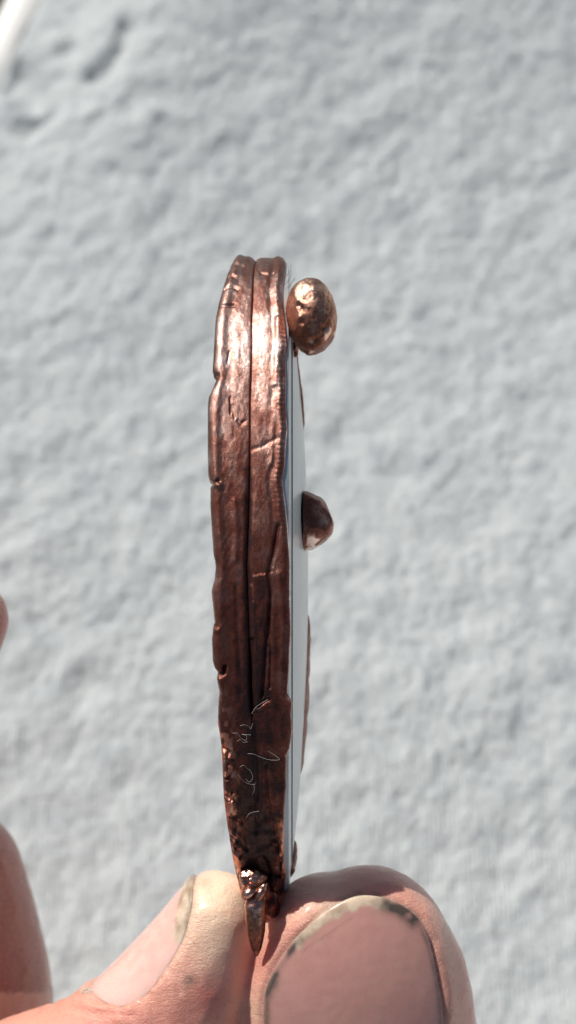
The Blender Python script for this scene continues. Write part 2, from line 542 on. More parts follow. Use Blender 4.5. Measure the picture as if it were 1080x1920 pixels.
RIDGES = [
    ([(522, 1075), (530, 1150), (528, 1300)], 0.10, 5),
    ([(402, 905), (412, 912)], 0.25, 5), ([(400, 1180), (406, 1182)], 0.2, 5),
    ([(410, 1270), (416, 1300), (410, 1330), (412, 1380)], 0.25, 5),
    ([(418, 1410), (426, 1420), (421, 1450), (424, 1480)], 0.3, 6),
    ([(428, 1500), (440, 1492), (430, 1520), (436, 1540)], 0.3, 5),
    ([(434, 1560), (450, 1568), (458, 1580)], 0.28, 4), ([(438, 1600), (450, 1606)], 0.28, 4),
    ([(512, 1580), (518, 1586)], 0.3, 4), ([(530, 1560), (528, 1640), (522, 1668)], 0.3, 6),
    ([(515, 750), (512, 820), (509, 870)], 0.12, 5),
    ([(520, 600), (518, 660), (515, 720)], 0.2, 6),
    ([(470, 1100), (471, 1200), (474, 1300)], 0.1, 4),
    ([(483, 1330), (500, 1318)], 0.18, 3),
    ([(440, 940), (444, 1000), (440, 1050)], 0.1, 6),
]
LEAFY = [(475, 1080), (500, 1075), (506, 1120), (503, 1200), (494, 1290), (480, 1325), (474, 1250)]

def ring_base(t):
    return YC + SY * np.sin(t), ZC + SZ * np.cos(t)
def proj_y(y, z): return 960 - y / (S * (D - z) / D)

nf, nb = 900, 220
t_front = np.linspace(-math.pi / 2 - 0.12, math.pi / 2 + 0.12, nf)
t_back = np.linspace(math.pi / 2 + 0.12, 1.5 * math.pi - 0.12, nb + 2)[1:-1]
TT = np.concatenate([t_front, t_back])
_ty, _tz = ring_base(t_front)
_tp = proj_y(_ty, _tz)
def front_z(py):
    """depth of the rim surface at photo row py"""
    o = np.argsort(_tp)
    return float(np.interp(py, _tp[o], _tz[o]))

def band(name, side):
    M = 44
    u = np.linspace(0, 1, M)
    y0, z0 = ring_base(TT)
    ny_, nz_ = np.sin(TT) / SY, np.cos(TT) / SZ
    nn = np.hypot(ny_, nz_); ny_ /= nn; nz_ /= nn
    # flatten the perspective of the row lookup so the hidden half mirrors the front
    zf = np.where(np.cos(TT) < 0, 2 * ZC - z0, z0)
    py = proj_y(y0, zf)
    k = S * (D - zf) / D
    xl = (tab(LEFT, py) - 540) * k; xr = (tab(RIGHT, py) - 540) * k; xs = (tab(SEAM, py) - 540) * k
    a, b_ = (xl, xs - 0.004) if side == 'l' else (xs + 0.004, xr)
    W = (b_ - a)[:, None]
    X = a[:, None] + W * u[None]
    PXX = X / k[:, None] + 540
    PYY = np.repeat(py[:, None], M, 1)
    H = np.zeros_like(X)
    dl = X - a[:, None]; dr = b_[:, None] - X
    ker = np.hanning(61); ker /= ker.sum()
    dls = X - np.convolve(np.pad(a, 30, mode='wrap'), ker, 'valid')[:, None]
    rl, rr = (0.75, 0.12) if side == 'l' else (0.12, 0.5)
    for d_, r_ in ((dl, rl), (dr, rr)):
        q = np.clip(1 - d_ / r_, 0, 1)
        e_ = r_ * (1 - np.sqrt(1 - q * q * 0.995))
        H -= e_ if r_ > 0.2 else e_ * (1 - sstep(1325, 1370, PYY))
    if side == 'r':
        up = 1 - sstep(930, 1060, PYY)
        H += 0.15 * np.exp(-((dr - 0.62) / 0.32) ** 2) * (0.35 + 0.65 * up)
        H -= 0.07 * np.exp(-((dr - 1.25) / 0.28) ** 2) * up
        H += 0.022 * np.sin(PYY / 9.0 * 2 * math.pi + 1.5 * vnoise(np.stack([PYY.ravel() / 40] * 3, -1), 5).reshape(PYY.shape)) * np.exp(-((dr - 0.35) / 0.4) ** 2) * up * sstep(520, 580, PYY)
        H += 0.22 * np.exp(-(dr / 0.22) ** 2)
        H += 0.12 * inpoly(PXX, PYY, LEAFY)
        flap = sstep(1300, 1320, PYY) * (1 - sstep(1400, 1425, PYY))
        H += 0.35 * np.exp(-(dr / 0.5) ** 2) * flap
    else:
        H += 0.09 * np.exp(-((dls - 0.75) / 0.35) ** 2) * (1 - 0.5 * sstep(1250, 1400, PYY))
        H -= 0.04 * np.exp(-((dls - 1.6) / 0.5) ** 2)
    dS = np.abs(PXX - tab(SEAM, PYY))
    H -= 0.18 * np.exp(-(dS / 5.5) ** 2) * sstep(840, 960, PYY) * (1 - sstep(1330, 1360, PYY)) + 0.03 * np.exp(-(dS / 6) ** 2) * (1 - sstep(1330, 1360, PYY))
    for pts, dp, w in GROOVES:
        dd = polydist(PXX, PYY, pts)
        H -= dp * np.exp(-(dd / w) ** 2)
    for pts, dp, w in RIDGES:
        dd = polydist(PXX, PYY, pts)
        H += dp * np.exp(-(dd / w) ** 2)
    P = np.stack([X.ravel(), np.repeat(y0, M), np.repeat(z0, M)], -1)
    low = sstep(1380, 1560, PYY).ravel()
    # uneven rounded strip ends at the very top, gentle crown across each strip
    H += 0.30 * np.exp(-((PXX - 448) / 12) ** 2 - ((PYY - 478) / 12) ** 2) + 0.18 * np.exp(-((PXX - 466) / 7) ** 2 - ((PYY - 480) / 10) ** 2)
    H -= 0.25 * np.exp(-(dS / 5) ** 2) * (1 - sstep(478, 500, PYY))
    H += 0.05 * np.sin(math.pi * u)[None] * (1 - sstep(900, 1100, PYY))
    H = H.ravel()
    H += 0.022 * fbm(P / np.array([1.6, 2.8, 2.8]), 3, 51)
    H += 0.016 * fbm(P / np.array([0.30, 0.55, 0.55]), 3, 61, 0.6)
    topm = (1 - sstep(560, 720, PYY)).ravel()
    H += topm * 0.022 * vnoise(P / 0.8, 71)
    H += low * 0.14 * vnoise(P / np.array([0.7, 0.9, 0.9]), 73)
    H = H.reshape(X.shape)
    Y = y0[:, None] + ny_[:, None] * H
    Z = z0[:, None] + nz_[:, None] * H
    # patina: oxide plus painted dark reflections, darker towards the bail, rubbed off on the raised rims
    pat = np.interp(PYY, [470, 560, 640, 760, 880, 1000, 1150, 1300, 1500, 1700], [0.50, 0.42, 0.22, 0.47, 0.62, 0.70, 0.77, 0.82, 0.85, 0.88])  # lighter dip near the top is a painted sun highlight
    ds = np.abs(PXX - tab(SEAM, PYY))
    pat = pat + 0.45 * np.exp(-(ds / 7) ** 2) * sstep(820, 960, PYY) + 0.25 * np.exp(-(ds / 26) ** 2) * sstep(1080, 1300, PYY)
    pat = pat + 0.2 * np.exp(-(ds / 4) ** 2)
    nzs = fbm(np.stack([PXX.ravel() / 14, PYY.ravel() / 26, PXX.ravel() * 0], -1), 3, 81).reshape(X.shape)
    pat = pat + 0.16 * nzs
    nps = sstep(0.0, 0.35, fbm(np.stack([PXX.ravel() / 8, PYY.ravel() / 12, PXX.ravel() * 0], -1), 2, 91).reshape(X.shape))
    rim = np.exp(-(dl / 0.28) ** 2) if side == 'l' else np.exp(-(dr / 0.16) ** 2)
    pat = pat - 0.55 * rim * sstep(700, 900, PYY)
    if side == 'l':
        pat = pat - 0.75 * np.exp(-(dl / 1.1) ** 2) * nps * sstep(1270, 1420, PYY)
    else:
        pat = pat - 0.7 * np.exp(-(dr / 0.7) ** 2) * nps * sstep(1520, 1600, PYY)
        pat = pat + 0.16 * inpoly(PXX, PYY, LEAFY)
    pat = np.clip(pat, 0, 1)
    if side == 'l': skin_refl = np.exp(-(dl / 0.9) ** 2) * nps * sstep(1240, 1400, PYY) * 0.85  # orange reflection of skin painted on the lower rims
    else: skin_refl = np.exp(-(dr / 0.6) ** 2) * nps * sstep(1500, 1580, PYY) * 0.85
    skin_refl = np.concatenate([skin_refl, np.zeros((len(TT), 2))], 1)
    # inner wall closes the section
    inn = 1.3
    I0 = np.stack([a + 0.25, y0 - ny_ * inn, z0 - nz_ * inn], -1)[:, None]
    I1 = np.stack([b_ - 0.25, y0 - ny_ * inn, z0 - nz_ * inn], -1)[:, None]
    V = np.concatenate([np.stack([X, Y, Z], -1), I1, I0], 1)
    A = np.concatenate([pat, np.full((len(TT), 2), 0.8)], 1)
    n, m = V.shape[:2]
    return mesh_obj(name, V.reshape(-1, 3), grid_faces(n, m, True, True), M_band, pend, attrs={'patina_shade': A.ravel(), 'skin_reflect': skin_refl.ravel()})
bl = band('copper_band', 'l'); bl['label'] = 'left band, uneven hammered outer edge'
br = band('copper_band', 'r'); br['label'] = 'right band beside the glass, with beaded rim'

def dome_x(y, z):
    r2 = ((y - YC) / (SY - 0.2)) ** 2 + ((z - ZC) / (SZ - 0.2)) ** 2
    return 2.05 * (1 - r2)
def disc(name, fx, mat, sx, inset):
    nr, na = 40, 160
    V = [(fx(YC, ZC), YC, ZC)]
    for i in range(1, nr + 1):
        r = (i / nr) ** 0.8
        for j in range(na):
            a = 2 * math.pi * j / na
            y = YC + (SY - inset) * r * math.sin(a); z = ZC + (SZ - inset) * r * math.cos(a)
            V.append((fx(y, z), y, z))
    F = [(0, 1 + j, 1 + (j + 1) % na) for j in range(na)]
    for i in range(nr - 1):
        for j in range(na):
            q = 1 + i * na
            F.append((q + j, q + na + j, q + na + (j + 1) % na, q + (j + 1) % na))
    base = len(V)
    for j in range(na):
        x, y, z = V[1 + (nr - 1) * na + j]
        V.append((x - sx * 1.6, y, z))
    q = 1 + (nr - 1) * na
    for j in range(na):
        F.append((q + j, base + j, base + (j + 1) % na, q + (j + 1) % na))
    F.append(tuple(base + j for j in range(na)))
    return mesh_obj(name, V, F, mat, pend)
disc('glass_stone', lambda y, z: float(dome_x(y, z)), M_stone, 1, 0.35)
def back_x(y, z):
    return float((tab(LEFT, proj_y(y, -8.0)) - 540) * S * (D + 8) / D + 0.7)
disc('back_plate', back_x, M_stone, -1, 0.8)

# grey line painting the rim's reflection round the girdle of the stone
P = []
for t in np.linspace(0, 2 * math.pi, 200):
    f = 0.905
    y = YC + (SY - 0.2) * f * math.sin(t); z = ZC + (SZ - 0.2) * f * math.cos(t)
    P.append((dome_x(y, z) - 0.03, y, z))
V, F = tube(P, 0.12, 8)
mesh_obj('rim_reflection', V, F, M_line, pend)

def petal(name, pts, raise_, mat):
    """flat-bottomed copper shape following the dome; pts = (py, z, half width)"""
    nU, nV = 40, 13
    T = np.linspace(0, 1, nU)
    tt = np.linspace(0, 1, len(pts))
    V = []
    for s_ in T:
        py = np.interp(s_, tt, [p[0] for p in pts]); z = np.interp(s_, tt, [p[1] for p in pts]); hw = np.interp(s_, tt, [p[2] for p in pts])
        y = (960 - py) * S * (D - z) / D
        for q in np.linspace(-1, 1, nV):
            zz = z + hw * q
            wob = 1 + 0.3 * vnoise(np.array([[py / 12.0, q * 2, 3.0]]), 7)[0]
            h = raise_ * math.sqrt(max(0, 1 - q * q)) * math.sin(math.pi * min(1, max(0, s_))) ** 0.4 * wob
            V.append((dome_x(y, zz) - 0.1 + h, y, zz))
    return mesh_obj(name, V, grid_faces(nU, nV), mat, pend)
petal('stem', [(655, -11.5, 0.25), (720, -12.8, 0.45), (775, -14, 0.4), (812, -15, 0.2)], 0.28, M_leaf)
petal('petal', [(1150, -17, 0.2), (1200, -17, 1.5), (1300, -17, 3.4), (1400, -16.5, 3.2), (1455, -16, 0.8)], 0.42, M_leaf)
petal('leaf', [(1575, -16, 0.2), (1600, -15.5, 1.2), (1625, -15, 1.3), (1645, -15, 0.8)], 0.5, M_leaf)

def ball():
    V, F = ico(6)
    V = V.copy()
    c = cpt(584, 593, -7.0)
    R = np.array([2.48, 3.78, 2.7])
    P = V * R
    d = 0.07 * fbm(P / 1.3, 3, 101) + 0.035 * fbm(P / 0.4, 2, 103)
    low = sstep(0.1, -0.9, V[:, 1])
    d += low * 0.10 * vnoise(P / 0.6, 107)
    for (x, y, dp, w) in ((561, 568, 0.35, 5), (566, 576, 0.3, 5), (572, 560, 0.12, 6), (580, 620, 0.2, 10), (561, 592, -0.12, 5), (572, 632, -0.15, 6), (558, 560, -0.15, 5), (566, 604, 0.12, 4), (590, 640, 0.15, 8), (606, 618, 0.2, 6)):
        q = cpt(x, y, -4.5) - c
        dd = np.hypot(P[:, 0] - q[0], P[:, 1] - q[1])
        d -= dp * np.exp(-(dd / (w * S)) ** 2) * (V[:, 2] > 0)
    P = P + V * d[:, None]
    # facets worked into the lower right
    for nrm, off in (((0.72, -0.62, 0.3), 2.75), ((0.2, -0.95, 0.25), 3.45), ((0.97, -0.1, 0.2), 2.42), ((0.45, -0.75, -0.5), 3.0), ((-0.85, 0.1, 0.5), 2.3)):
        nrm = np.array(nrm) / np.linalg.norm(nrm)
        s_ = P @ nrm
        ex = np.maximum(s_ - off, 0)
        P = P - nrm * (ex * 0.85)[:, None]
    # tilt: top leans left
    th = math.radians(6)
    P = P @ np.array([[math.cos(th), math.sin(th), 0], [-math.sin(th), math.cos(th), 0], [0, 0, 1]])
    pat = 0.42 + 0.14 * fbm(P / 1.1, 3, 111) - 0.25 * sstep(0.5, 2.5, P[:, 1]) + 0.15 * sstep(0.0, -2.0, P[:, 1]) - 0.6 * sstep(0.1, 0.5, vnoise(P / 0.8, 112)) * sstep(-1.2, -2.4, P[:, 1] - 0.5 * P[:, 0])
    return mesh_obj('copper_ball', P + c, F, M_ball, pend, attrs={'patina_shade': np.clip(pat, 0, 1)})
b1 = ball(); b1['label'] = 'rounded pitted copper bead near the top'
# lump of solder between the bead and the rim
V, F = ico(4)
P = V * np.array([0.75, 0.9, 1.0]); P = P + V * (0.18 * fbm(P / 0.5, 2, 120))[:, None] + cpt(545, 655, -9.5)
mesh_obj('solder_lump', P, F, M_ball, pend, attrs={'patina_shade': np.full(len(P), 0.75)})
P = V * np.array([0.28, 0.5, 0.4]) + cpt(540, 646, -7.0)
mesh_obj('solder_lump', P, F, M_ball, pend, attrs={'patina_shade': np.full(len(P), 0.3)})

def half_ball():
    V, F = ico(6)
    c = cpt(569, 976, -10.0)
    P = V * np.array([3.25, 2.95, 3.1])
    P = P + V * (0.13 * fbm(P / 1.1, 3, 131) + 0.02 * vnoise(P / 0.4, 133))[:, None]
    for nrm, off in (((0.80, 0.58, 0.1), 2.75), ((0.94, 0.33, 0.0), 2.72), ((1.0, -0.25, 0.0), 2.85), ((0.66, -0.75, 0.1), 2.62), ((0.25, -0.95, 0.2), 2.8), ((0.5, 0.2, 0.85), 2.75), ((0.9, -0.35, 0.25), 3.1), ((0.3, 0.93, 0.2), 2.75), ((0.4, -0.5, 0.75), 2.85)):
        nrm = np.array(nrm) / np.linalg.norm(nrm)
        ex = np.maximum(P @ nrm - off, 0)
        P = P - nrm * (ex * 0.68)[:, None]
    # squared-off base standing on the glass, slightly undercut
    neg = P[:, 0] < 0
    P[neg, 0] = -0.05 + 0.02 * P[neg, 0]
    P[:, 1] += 0.12 * P[:, 0] * -0.9
    pat = 0.62 + 0.2 * fbm(P / 1.1, 3, 141) + 0.2 * sstep(1.6, 0.6, P[:, 0]) - 0.75 * sstep(-0.9, -1.9, P[:, 1]) * sstep(-0.2, 0.3, vnoise(P / 0.7, 143) + 0.1)
    return mesh_obj('copper_ball', P + c, F, M_band, pend, attrs={'patina_shade': np.clip(pat - 0.08, 0, 1)})
b2 = half_ball(); b2['label'] = 'half bead with flat base on the middle of the glass'

def lump(name, px, py, z, rx, ry, rz, pat, seed, rot=0.0, amp=0.1):
    V, F = ico(5)
    P = V * np.array([rx * S, ry * S, rz])
    P = P + V * (amp * fbm(P / 0.8, 2, seed))[:, None]
    c_, s_ = math.cos(rot), math.sin(rot)
    P = P @ np.array([[c_, s_, 0], [-s_, c_, 0], [0, 0, 1]])
    return mesh_obj(name, P + cpt(px, py, z), F, M_wire, pend, attrs={'patina_shade': np.clip(pat + 0.2 * fbm(P / 0.6, 2, seed + 3), 0, 1)})
zb = front_z(1640)
lump('collar_and_hollow', 515, 1650, zb - 0.8, 13, 24, 0.9, 0.9, 237, 0.1, 0.1)  # dark lump added to cover a gap in the cavity beside the collar
lump('collar_and_hollow', 505, 1690, zb - 1.6, 20, 34, 1.2, 0.85, 231, 0.25, 0.1)  # dark lump added in place of the shaded cavity
lump('collar_and_hollow', 473, 1645, zb + 0.2, 30, 22, 1.5, 0.2, 201, 0.15, 0.2)
lump('collar_and_hollow', 496, 1665, zb - 0.9, 18, 26, 1.2, 0.7, 205, 0.2, 0.12)
lump('wire_wrap', 467, 1673, zb + 1.0, 19, 13, 1.1, 0.25, 211, 0.6, 0.09)
lump('wire_wrap', 489, 1672, zb + 0.8, 12, 23, 1.0, 0.3, 215, -0.45, 0.09)
def spear():
    yy = np.linspace(1676, 1793, 60)
    rad = np.interp(yy, [1676, 1684, 1695, 1725, 1745, 1765, 1780, 1793], [13, 19, 20.5, 20, 18, 14, 9.5, 2.5]) * S
    zz = np.interp(yy, [1676, 1700, 1750, 1793], [zb + 0.7, zb + 1.0, zb + 0.2, zb - 0.8])
    xx = np.interp(yy, [1676, 1700, 1750, 1793], [482, 478, 480, 481])
    Pc = np.array([cpt(x, y, z) for x, y, z in zip(xx, yy, zz)])
    m = 40
    a = np.linspace(0, 2 * math.pi, m, endpoint=False)
    sx = np.sign(np.cos(a)) * np.abs(np.cos(a)) ** 1.0
    V = Pc[:, None] + rad[:, None, None] * np.stack([np.cos(a), 0 * a, np.sin(a) * 0.8], -1)[None]
    V = V.reshape(-1, 3)
    rr = np.repeat(rad, m) / (20 * S)
    dirn = np.tile(np.stack([np.cos(a), 0 * a, np.sin(a)], -1), (len(yy), 1))
    V = V + dirn * (rr * (0.03 * fbm(V / 1.5, 2, 221)))[:, None]
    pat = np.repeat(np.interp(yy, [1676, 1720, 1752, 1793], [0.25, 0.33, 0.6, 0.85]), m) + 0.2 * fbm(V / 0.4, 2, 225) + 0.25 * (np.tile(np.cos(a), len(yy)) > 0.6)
    pat -= 0.5 * (np.tile(np.cos(a), len(yy)) < -0.85)  # left side lightened as a painted highlight
    V = np.vstack([V, Pc[0], Pc[-1]])
    F = grid_faces(len(yy), m, wrap_m=True).tolist()
    c0 = len(yy) * m
    for j in range(m):
        F.append((c0, (j + 1) % m, j)); F.append((c0 + 1, (len(yy) - 1) * m + j, (len(yy) - 1) * m + (j + 1) % m))
    return mesh_obj('bail_tip', V, F, M_wire, pend, attrs={'patina_shade': np.clip(np.append(pat, [0.5, 0.9]), 0, 1)})
spear()

# ------------------------------------------------------------------ hand
def K(px, py, z, rx, ry=None, rz=None):
    k = S * (D - z) / D
    ry = rx if ry is None else ry
    c = cpt(px, py, z)
    return [c[0], c[1], c[2], rx * k, ry * k, rz if rz is not None else rx * k * 0.95]

CH = []
CH.append([K(402, 1723, -15.5, 90, 92, 6.0), K(350, 1837, -16, 125, 125, 6.8), K(290, 1932, -17, 152, 150, 7.6), K(190, 2012, -18, 158, 156, 8.2), K(20, 2112, -21, 188, 188, 8.8), K(-230, 2330, -28, 215), K(-300, 2750, -34, 250)])
CH.append([K(690, 1782, -14, 155, 162, 7.4), K(706, 1850, -15.4, 176, 165, 8.0), K(708, 1940, -17.6, 190, 170, 8.6), K(730, 2090, -21, 200, 180, 9.4), K(770, 2300, -25, 215, 200, 10), K(740, 2700, -30, 250), K(560, 3100, -34, 300)])
CH.append([K(614, 1752, -14.0, 122, 118, 6.8), K(600, 1830, -14.8, 136, 120, 7.2), K(598, 1905, -17, 153, 130, 7.4), K(615, 2050, -19.5, 168, 150, 8.2), K(700, 2300, -25, 190)])
CH.append([K(-102, 1652, -40, 150), K(-88, 1780, -40, 171), K(-92, 1900, -40, 194), K(-130, 2100, -38, 205), K(-200, 2500, -40, 225), K(-150, 2900, -42, 270)])
CH.append([K(-62, 1162, -24, 80), K(-165, 1240, -25, 150), K(-270, 1370, -26, 205), K(-400, 1560, -30, 205), K(-480, 1850, -36, 205), K(-480, 2300, -42, 210), K(-330, 2850, -44, 260)])  # ring finger, fattened out of view to shade the middle finger
CH.append([K(-330, 1120, -8, 125), K(-430, 1220, -14, 145), K(-620, 1500, -28, 150), K(-720, 1900, -40, 160), K(-700, 2400, -46, 185), K(-480, 2950, -46, 240)])  # little finger, unseen, placed to help shade the middle finger
CH.append([K(560, 3100, -36, 290, 290, 14), K(200, 3050, -40, 330, 330, 15), K(-150, 3000, -44, 330, 330, 15), K(-420, 3000, -46, 280, 280, 14)])
CH.append([K(60, 3100, -42, 420, 330, 17), K(60, 3500, -46, 400, 330, 19), K(60, 3900, -50, 360, 330, 19)])

def build_hand():
    Vs, Fs, off = [], [], 0
    iv, fi = ico(3)
    for ch in CH:
        Q = catmull(ch, 9)
        for q in Q:
            Vs.append(iv * q[3:6] + q[:3]); Fs.append(fi + off); off += len(iv)
    V = np.vstack(Vs); F = np.vstack(Fs)
    me = bpy.data.meshes.new('tmp'); me.from_pydata(V.tolist(), [], F.tolist()); me.update()
    ob = bpy.data.objects.new('tmp', me); COL.objects.link(ob)
    md = ob.modifiers.new('r', 'REMESH'); md.mode = 'VOXEL'; md.voxel_size = 0.33; md.adaptivity = 0
    dg = bpy.context.evaluated_depsgraph_get(); dg.update()
    ev = ob.evaluated_get(dg); m2 = ev.to_mesh()
    n = len(m2.vertices)
    V = np.empty(n * 3); m2.vertices.foreach_get('co', V); V = V.reshape(-1, 3).copy()
    F = [tuple(p.vertices) for p in m2.polygons]
    E = np.empty(len(m2.edges) * 2, np.int64); m2.edges.foreach_get('vertices', E); E = E.reshape(-1, 2).copy()
    ev.to_mesh_clear()
    bpy.data.objects.remove(ob); bpy.data.meshes.remove(me)
    return V, F, E
HV, HF, HE = build_hand()
deg = np.bincount(HE.ravel(), minlength=len(HV))[:, None]
def smooth(A, it, lam=0.5, mask=None):
    for _ in range(it):
        s_ = np.zeros_like(A)
        for c in range(A.shape[1]):
            s_[:, c] = np.bincount(HE[:, 0], A[HE[:, 1], c], len(A)) + np.bincount(HE[:, 1], A[HE[:, 0], c], len(A))
        dlt = (s_ / deg - A) * lam
        if mask is not None: dlt = dlt * mask[:, None]
        A = A + dlt
    return A
HV = smooth(HV, 14)
def vnormals(V):
    T = np.array([f[:3] for f in HF]); Q = np.array([f[-1] for f in HF])
    n = np.cross(V[T[:, 1]] - V[T[:, 0]], V[T[:, 2]] - V[T[:, 0]])
    out = np.zeros_like(V)
    for c in range(3):
        for q in (T[:, 0], T[:, 1], T[:, 2], Q):
            out[:, c] += np.bincount(q, n[:, c], len(V))
    return out / (np.linalg.norm(out, axis=1)[:, None] + 1e-12)
HPX = HV[:, 0] / (S * (D - HV[:, 2]) / D) + 540
HPY = 960 - HV[:, 1] / (S * (D - HV[:, 2]) / D)
RED = np.zeros(len(HV)); PALE = np.zeros(len(HV)); DIRT_SHADE = np.zeros(len(HV))

handroot = bpy.data.objects.new('person', None)
COL.objects.link(handroot)
handroot.matrix_world = FRAME
tag(handroot, 'bare hand of a person pinching the copper pendant between forefinger and thumb', 'person')

def make_nail(org, udir, vdir, poly, lift, freepts, freew, dirt_pts, pale_bed=None, edge_dirt=0.0, seed=0, edge_drop=0.3, lip=0.35):
    """fit a curved plate to the finger under outline poly (u,v mm), press the skin in under it, raise the fold round it"""
    global HV
    udir = np.array(udir, float); udir /= np.linalg.norm(udir)
    vdir = np.array(vdir, float); vdir -= udir * (vdir @ udir); vdir /= np.linalg.norm(vdir)
    nd = np.cross(udir, vdir)
    bvh = BVHTree.FromPolygons(HV.tolist(), HF)
    us = [p[0] for p in poly]; vs = [p[1] for p in poly]
    G = []
    for u in np.linspace(min(us), max(us), 30):
        for v in np.linspace(min(vs), max(vs), 30):
            if not inpoly(np.array([u]), np.array([v]), poly)[0]: continue
            o = org + udir * u + vdir * v + nd * 14
            h = bvh.ray_cast(Vector(o), Vector(-nd), 26)
            if h[0] is not None:
                w = (np.array(h[0]) - org) @ nd
                G.append((u, v, w))
    G = np.array(G)
    A = np.stack([np.ones(len(G)), G[:, 0], G[:, 1], G[:, 0] ** 2, G[:, 0] * G[:, 1], G[:, 1] ** 2], -1)
    wt = np.exp(-((G[:, 2] - np.median(G[:, 2])) / 4) ** 2)[:, None]
    co = np.linalg.lstsq(A * wt, G[:, 2] * wt[:, 0], rcond=None)[0]
    def hgt(u, v): return co[0] + co[1] * u + co[2] * v + co[3] * u * u + co[4] * u * v + co[5] * v * v
    # press / raise the skin
    rel = HV - org
    u = rel @ udir; v = rel @ vdir; w = rel @ nd
    near = (u > min(us) - 4) & (u < max(us) + 4) & (v > min(vs) - 4) & (v < max(vs) + 4)
    H = hgt(u, v)
    near &= (w > H - 5) & (w < H + 4)
    ins = inpoly(u, v, poly)
    dd = polydist(u, v, list(poly) + [poly[0]])
    target = H + lift - 0.3
    wn = w.copy()
    m1 = near & ins
    wn[m1] = np.minimum(w[m1], target[m1])
    m2 = near & ~ins & (dd < 3)
    blend = np.exp(-(dd / 0.35) ** 2)
    wn[m2] -= (0.30 * blend)[m2]
    fd = polydist(u, v, freepts)
    folds = 1 - np.exp(-(fd / 1.8) ** 2)
    wn[m2] += (lip * folds * np.exp(-((dd - 1.0) / 0.65) ** 2))[m2]
    HV = HV + nd * (wn - w)[:, None]
    DIRT_SHADE[:] = np.maximum(DIRT_SHADE, np.where(near, edge_dirt * np.exp(-(dd / 0.35) ** 2), 0))
    # plate: concentric rings from centre to outline
    poly_s = catmull(list(poly) + [poly[0]], 8)[:-1]
    cen = np.mean(poly_s, 0)
    na = len(poly_s); nr = 40
    P, fr, di, lu = [], [], [], []
    rads = 1 - (1 - np.linspace(0, 1, nr)) ** 1.6
    for r in rads:
        q = cen + (poly_s - cen) * r
        P.append(q)
    P = np.array(P).reshape(-1, 2)
    dE = polydist(P[:, 0], P[:, 1], list(map(tuple, poly_s)) + [tuple(poly_s[0])])
    dF = polydist(P[:, 0], P[:, 1], freepts)
    top = hgt(P[:, 0], P[:, 1]) + lift - edge_drop * np.exp(-dE / 0.35)
    nz1 = vnoise(np.stack([P[:, 0] * 1.3, P[:, 1] * 1.3, 0 * dE + seed], -1), seed)
    nz2 = vnoise(np.stack([P[:, 0] * 3.3, P[:, 1] * 3.3, 0 * dE + seed], -1), seed + 1)
    top = top + 0.015 * nz1 * sstep(0.2, 1, dE)
    fr = 1 - sstep(freew * 0.7, freew * 1.15, dF + 0.30 * nz1)
    top = top + 0.03 * fr
    di = np.zeros(len(P))
    for pts, w_, a_ in dirt_pts:
        di = np.maximum(di, a_ * np.exp(-(polydist(P[:, 0], P[:, 1], pts) / w_) ** 2) * np.clip(0.85 + 0.6 * nz1, 0, 1))
    lu = np.full(len(P), 0.0)
    if pale_bed: lu = np.clip(0.8 + 0.15 * nz1 + 0.2 * sstep(0, -6, P[:, 1]), 0, 1)  # tints the whole nail bed a paler pink
    V3 = org + P[:, :1] * udir + P[:, 1:] * vdir + top[:, None] * nd
    F = grid_faces(nr, na, wrap_m=True).tolist()
    # thickness skirt
    e = P[-na:]
    low = org + e[:, :1] * udir + e[:, 1:] * vdir + (hgt(e[:, 0], e[:, 1]) + lift - 0.75)[:, None] * nd
    b0 = len(V3)
    V3 = np.vstack([V3, low])
    q = (nr - 1) * na
    for j in range(na): F.append((q + j, b0 + j, b0 + (j + 1) % na, q + (j + 1) % na))
    pad = lambda a: np.append(a, a[-na:])
    return mesh_obj('fingernail', V3, F, M_nail, handroot, attrs={'free': pad(fr), 'dirt': pad(di), 'pale_pink': pad(lu)})

# thumb nail: seen square-on
k6 = S * (D + 6) / D
OT = cpt(665, 1815, -6)
def tp(x, y): return ((x - 665) * k6, (1815 - y) * k6)
polyT = [tp(*p) for p in [(520, 2060), (498, 1990), (493, 1930), (496, 1882), (509, 1842), (531, 1800), (560, 1762), (595, 1729), (635, 1702), (675, 1688), (715, 1691), (755, 1706), (789, 1735), (808, 1775), (821, 1835), (832, 1900), (836, 1980), (815, 2060), (740, 2110), (670, 2120), (590, 2105)]]
freeT = [tp(*p) for p in [(556, 1766), (595, 1729), (635, 1702), (675, 1688), (722, 1693)]]
dirtT = [([tp(*p) for p in [(728, 1706), (750, 1714), (770, 1724), (785, 1736)]], 0.75, 1.3),
         ([tp(*p) for p in [(785, 1738), (806, 1780), (820, 1840), (830, 1910), (832, 1980)]], 0.22, 0.5),
         ([tp(*p) for p in [(499, 1960), (500, 1882), (514, 1846), (536, 1804), (562, 1770)]], 0.36, 1.1),
         ([tp(*p) for p in [(500, 1882), (512, 1852)]], 0.6, 0.95),
         ([tp(*p) for p in [(566, 1792), (592, 1772), (610, 1762), (636, 1742), (660, 1726)]], 0.12, 0.3)]
nail_t = make_nail(OT, (1, 0, 0.0), (0, 1, 0.0), polyT, -0.02, freeT, 1.0, dirtT, None, 0.5, 5, 0.2)
nail_t['label'] = 'thumb nail with pale free edge and dark dirt under it'

